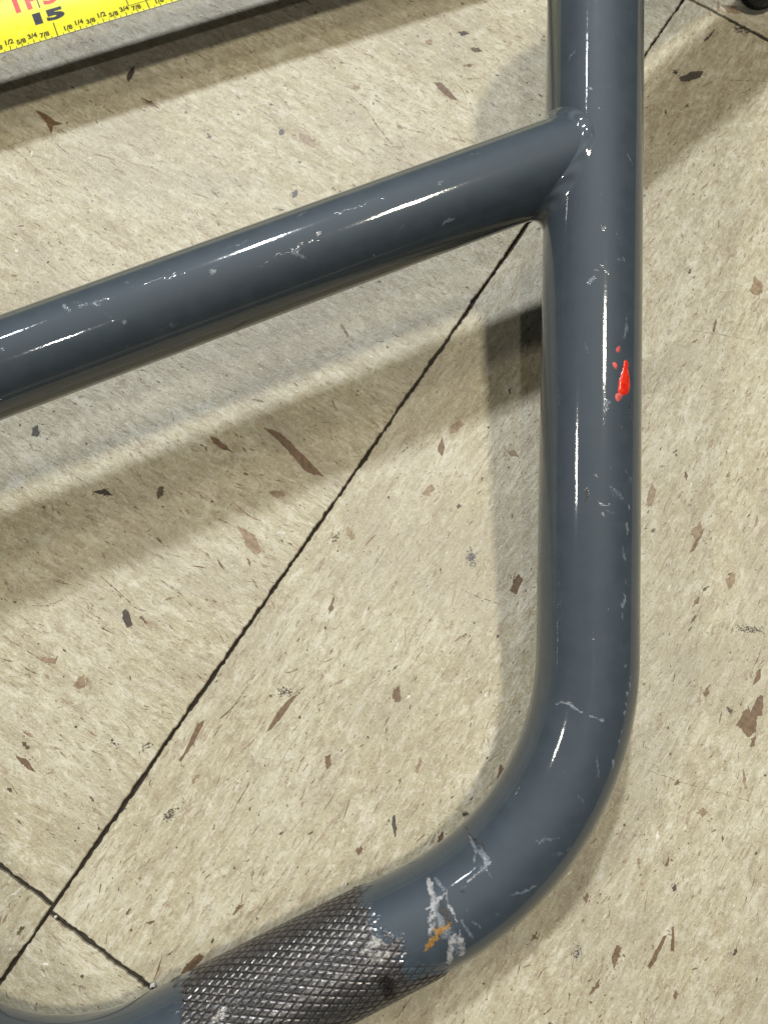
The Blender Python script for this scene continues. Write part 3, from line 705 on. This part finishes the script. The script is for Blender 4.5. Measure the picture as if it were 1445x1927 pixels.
# the knurled clamp: two crossing families of grooves cut as real relief
def smooth(x, a, b): t = np.clip((x-a)/(b-a), 0, 1); return t*t*(3-2*t)
def knurl():
    s0, s1 = -26.0, 36.0; ds = .15; k = 470
    sv = np.arange(s0, s1, ds); th = np.linspace(-math.pi, math.pi, k, endpoint=False)
    C0 = inplane(8, 0)
    # centre line: straight under the clamp, then the start of the right bend
    T_, N_, B_, s_ = frames(full)
    C = np.empty((len(sv), 3)); TT = np.empty_like(C); NN = np.empty_like(C); BB = np.empty_like(C)
    for a, s in enumerate(sv):
        if s <= 0: C[a] = C0+U*s; TT[a] = U; NN[a] = NB; BB[a] = np.cross(U, NB)
        else:
            for d in range(3): C[a, d] = np.interp(s, s_, full[:, d]); TT[a, d] = np.interp(s, s_, T_[:, d])
            TT[a] = nrm(TT[a]); NN[a] = nrm(NB-TT[a]*(TT[a]@NB)); BB[a] = np.cross(TT[a], NN[a])
    S, TH = np.meshgrid(sv, th, indexing='ij'); W = R_BAR*TH
    n1 = 42; al = math.radians(29); pitch = 2*math.pi*R_BAR*math.cos(al)/n1
    def fam(sg): x = (W*math.cos(al)+sg*S*math.sin(al))/pitch; return np.abs(x-np.round(x))*pitch
    d = np.minimum(fam(1), fam(-1)); g = 1-smooth(d, .06, .27)
    r_ = np.random.default_rng(8)
    def low(cs, cw):
        G = r_.normal(size=(int((s1-s0)/cs)+3, int(70/cw)+3)); a = (S-s0)/cs; b = (W+35)/cw; i = a.astype(int); j = b.astype(int); u = smooth(a-i, 0, 1); v_ = smooth(b-j, 0, 1)
        return (G[i, j]*(1-u)+G[i+1, j]*u)*(1-v_)+(G[i, j+1]*(1-u)+G[i+1, j+1]*u)*v_
    nz = low(3, 3)*.6+low(1.2, 1.2)*.4
    right_end = 22.5+5.5*smooth(W, 0.5, 7.0)+nz*1.7-3.0*smooth(W, -2, -9); left_end = -21.8+nz*2.2
    edge = smooth(right_end-S, -2.6, 2.4)*smooth(S-left_end, -1.2, 1.8)
    worn = smooth(right_end-S, -1.2, 3.8)*smooth(S-left_end, -.6, 3.0)
    worn = worn*(1-.75*smooth(S, 17, 24)*smooth(W, .5, 3)*(1-smooth(W, 5, 8)))
    flat = np.clip(low(4, 4)*.5-.1, 0, .6)                          # grooves filled and worn in places
    h = .25-.185*g*(1-.6*flat)+low(.5, .5)*.012
    R = R_BAR-.12+edge*(.12+h*1.0)
    X = C[:, None, :]+R[:, :, None]*(np.cos(TH)[:, :, None]*NN[:, None, :]+np.sin(TH)[:, :, None]*BB[:, None, :])
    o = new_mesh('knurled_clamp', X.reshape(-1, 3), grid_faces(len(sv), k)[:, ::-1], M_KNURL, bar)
    f = wear_fields(S, TH, R_BAR, WEAR['bar']+[('W', .55, 1.8, [(15.6, -22), (18.6, -24)]), ('W', .5, 2.6, [(16.5, -14), (18.5, -10)]), ('W', .6, 1.4, [(-15, -30), (-13, -30)]), ('D', .9, 3.0, [(17.0, 14), (16.5, 34)]), ('R', .35, 1.8, [(19, 22), (18, 30)])])  # first two W strokes paint glare on the worn paint into the mask
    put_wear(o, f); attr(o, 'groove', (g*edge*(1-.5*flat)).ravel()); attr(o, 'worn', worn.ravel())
    return o
knurl()

# red paint that ran and dried on the riser
M_RED = NT('red_enamel'); _r = M_RED.noise(M_RED.coord((700, 700, 700)), 1, 3)
M_RED = M_RED.set(Base_Color=M_RED.mix(M_RED.ramp(_r, .35, .65), (.74, .020, .008), (.92, .050, .018)), Roughness=.22, Normal=M_RED.bump(_r, .0002, .6))
M_PINK = mat_flat('pale_red_enamel', (.62, .10, .09), .5)  # paler, pinker red for the small droplets
fT, fN, fB, fS = frames(full)
def drop(name, mat, s, w, ln, wd, ang, hgt, seed, parent, tear=0.0):
    r_ = np.random.default_rng(seed); n, m_ = 36, 7; a = np.linspace(0, 2*math.pi, n, endpoint=False)
    rad = 1+.10*np.sin(2*a+seed)+.07*np.sin(3*a+2*seed)+.03*r_.normal(size=n)
    V_ = [];
    for q in np.linspace(1, 0, m_):
        for t, rr in zip(a, rad):
            x = math.cos(t)*ln/2*rr*q; y = math.sin(t)*wd/2*rr*q*(1-tear*x/(ln/2)*.5)
            sx = s+x*math.cos(ang)-y*math.sin(ang); wy = w+x*math.sin(ang)+y*math.cos(ang); th = wy/R_BAR
            R = R_BAR-.05+(hgt+.05)*math.sqrt(max(0, 1-q*q)); c = np.array([np.interp(sx, fS, full[:, d]) for d in range(3)]); i = min(len(fS)-1, int(np.searchsorted(fS, sx)))
            V_.append(c+R*(math.cos(th)*fN[i]+math.sin(th)*fB[i]))
    return new_mesh(name, V_, grid_faces(m_, n)[:, ::-1], mat, parent)
red = drop('red_paint_drip', M_RED, *DROPS[0], bar, .6)
for d in DROPS[1:]: drop('dried_droplet', M_PINK if d[-1] > 3 else M_RED, *d, red)

# ------------------------------------------------------------------ the tape measure lying across the grips, above the floor
tape = bpy.data.objects.new('tape_measure', None); COL.objects.link(tape)
tag(tape, 'curved yellow steel tape measure blade marked 15 with black ticks and red foot numbers', 'tape measure')
def onz(p, z):
    d = CR@np.array([(p[0]-722.5)/1500.0, -(p[1]-963.5)/1500.0, -1.0]); return CAM_O+d*((z-CAM_O[2])/d[2])
ZE = 18.4
TP15 = np.array([TAPE0[0], TAPE0[1], ZE]); TD = nrm(np.array([TAPED[0], TAPED[1], 0])); TN = np.array([-TD[1], TD[0], 0])
SAG, TW = 1.8, 22.6
def tape_pt(a, b, up=0.0):
    x = (b-TW/2)/(TW/2); z = -SAG*(1-x*x); sl = math.atan2(2*SAG*x/(TW/2), 1)
    return TP15+TD*a+TN*(b-up*math.sin(sl))+np.array([0, 0, z+up*math.cos(sl)])
av = np.linspace(-130, 190, 60); bv = np.linspace(0, TW, 33)
top = np.array([[tape_pt(a, b) for b in bv] for a in av]); bot = np.array([[tape_pt(a, b, -.16) for b in bv] for a in av])
ring = np.concatenate([top, bot[:, ::-1]], 1)
M_TAPE = NT('yellow_tape_enamel'); _n = M_TAPE.noise(M_TAPE.coord((500, 500, 500)), 1, 4)
M_TAPE = M_TAPE.set(Base_Color=M_TAPE.mix(M_TAPE.ramp(_n, .3, .7), (.86, .80, .035), (.92, .87, .06)), Roughness=.34)
blade = new_mesh('blade', ring.reshape(-1, 3), grid_faces(60, 66), M_TAPE, tape)
blade.data.materials.append(mat_flat('bare_tape_steel', (.16, .16, .155), .4))
blade.data.polygons.foreach_set('material_index', np.tile((np.arange(66) >= 33).astype(np.int32), 59))
M_BLACK = mat_flat('black_print', (.018, .022, .035), .5); M_REDP = mat_flat('red_print', (.80, .050, .030), .45); M_OLIVE = mat_flat('fine_black_print', (.075, .062, .010), .5)
def tick(a, b0, b1, w, mat, parent):
    bs = np.linspace(b0, b1, 8); v = [tape_pt(a+s*w/2, b, .03) for b in bs for s in (-1, 1)]
    return [np.array(v)], [[2*i, 2*i+1, 2*i+3, 2*i+2] for i in range(7)]
def join(name, pieces, mat, parent):
    V_, F_ = [], []
    for v, f in pieces:
        o = len(V_); V_ += [tuple(p) for p in v]; F_ += [[q+o for q in x] for x in f]
    return new_mesh(name, V_, F_, mat, parent, smooth=False)
def text(name, s, a, b, size, mat, parent, sx=1.0, bold=0.0, shear=0.0, up=.035):
    cu = bpy.data.curves.new(name, 'FONT'); cu.body = s; cu.size = 1.0; cu.align_x = 'CENTER'; cu.offset = bold; cu.resolution_u = 4
    o = bpy.data.objects.new(name, cu); COL.objects.link(o); dg = bpy.context.evaluated_depsgraph_get(); me = bpy.data.meshes.new_from_object(o.evaluated_get(dg))
    bpy.data.objects.remove(o); co = np.array([v.co[:] for v in me.vertices]); h = .73
    for v, c in zip(me.vertices, co): v.co = Vector(tape_pt(a+c[0]*size/h*sx, b+c[1]*size/h, up)*MM)
    me.materials.append(mat); ob = bpy.data.objects.new(name, me); COL.objects.link(ob); ob.parent = parent; return ob
FR = ['1/8', '1/4', '3/8', '1/2', '5/8', '3/4', '7/8']
for inch in range(11, 22):
    a0 = (inch-15)*25.4
    pcs = []
    for k in range(16):
        a = a0+k*25.4/16
        L_ = 6.2 if k == 0 else 2.0 if k == 8 else 1.75 if k % 4 == 0 else 1.25 if k % 2 == 0 else .85
        w = .30 if k == 0 else .24
        v, f = tick(a, .12, L_, w, M_OLIVE, blade); pcs.append((v[0], f))
        v, f = tick(a, TW-.12, TW-L_, w, M_OLIVE, blade); pcs.append((v[0], f))
    v, f = tick(a0-1.9, 12.6, 19.5, .36, M_OLIVE, blade); pcs.append((v[0], f))
    join('inch_ticks', pcs, M_OLIVE, blade)
    text('printed_inches', str(inch), a0-1.1, 7.5, 3.7, M_BLACK, blade, 1.9, .065)
    text('printed_feet', '1F', a0-5.6, 13.2, 5.4, M_REDP, blade, 1.15, .03) if inch > 12 and inch < 24 else None
    text('printed_feet', str(inch-12), a0+1.5, 13.2, 5.4, M_REDP, blade, 1.3, .03) if inch > 12 else None
    for q, fr in enumerate(FR):
        text('printed_fraction', fr, a0+(q+1)*25.4/8, [1.55, 2.5, 1.6, 2.8][min(q, 6-q)], 2.0, M_OLIVE, blade, .72, .045)
    if inch == 16:
        pcs = []
        for (x0, y0, x1, y1) in ((-5, 4.0, 5, 4.25), (-5, 7.5, 5, 7.75), (-5, 4.0, -4.75, 7.75), (4.75, 4.0, 5, 7.75)):
            g = [tape_pt(a0+x, y, .03) for x, y in ((x0, y0), (x1, y0), (x1, y1), (x0, y1))]; pcs.append((g, [[0, 1, 2, 3]]))
        join('stud_mark', pcs, M_OLIVE, blade)

# ------------------------------------------------------------------ small things on the floor
def lump(name, x, y, z0, sx, sy, sz, ang, mat, seed, n=28, m_=16):
    r_ = np.random.default_rng(seed); V_ = []
    k = [(r_.integers(1, 5), r_.integers(1, 4), r_.uniform(0, 6.28), r_.uniform(.04, .12)) for _ in range(7)]
    for j in range(m_):
        ph = math.pi*j/(m_-1)
        for i in range(n):
            t = 2*math.pi*i/n; r = 1+sum(c*math.sin(a*t+p)*math.sin(b*ph) for a, b, p, c in k)
            px, py, pz = r*math.sin(ph)*math.cos(t)*sx, r*math.sin(ph)*math.sin(t)*sy, max(-.98, r*math.cos(ph))*sz
            V_.append((px*math.cos(ang)-py*math.sin(ang), px*math.sin(ang)+py*math.cos(ang), pz))
    V_ = np.array(V_); V_[:, 2] -= V_[:, 2].min(); 
    o = new_mesh(name, V_, grid_faces(m_, n)[:, ::-1], mat); o.location = (x*MM, y*MM, z0*MM); return o
M_RUB = mat_flat('dark_rubber', (.022, .030, .030), .55, .0003)
tag(lump('rubber_scrap', 119.8, 213.0, 0, 9.5, 5.0, 7, .15, M_RUB, 2), 'dark rubber scrap lying on the floor by the rusty tile corner', 'scrap')
M_CHALK = mat_flat('pale_grit', (.80, .76, .68), .4)
tag(lump('grit_crumb', -44.6, -56.3, 0, .65, .5, .6, .3, M_CHALK, 4, 14, 9), 'pale grit crumb at the end of the dark seam beside the knurled clamp', 'grit')
tag(lump('grit_crumb', -66.9, -42.6, -.4, .35, .3, .5, .3, M_CHALK, 5, 12, 8), 'tiny pale grit crumb in the corner where four floor tiles meet', 'grit')
tag(lump('grit_crumb', 32.9, 72.9, 0, .35, .3, .35, .3, M_CHALK, 6, 12, 8), 'tiny pale crumb coloured as a bright glint on the floor just left of the long riser tube', 'grit')  # pale crumb whose colour stands in for a small bright glint
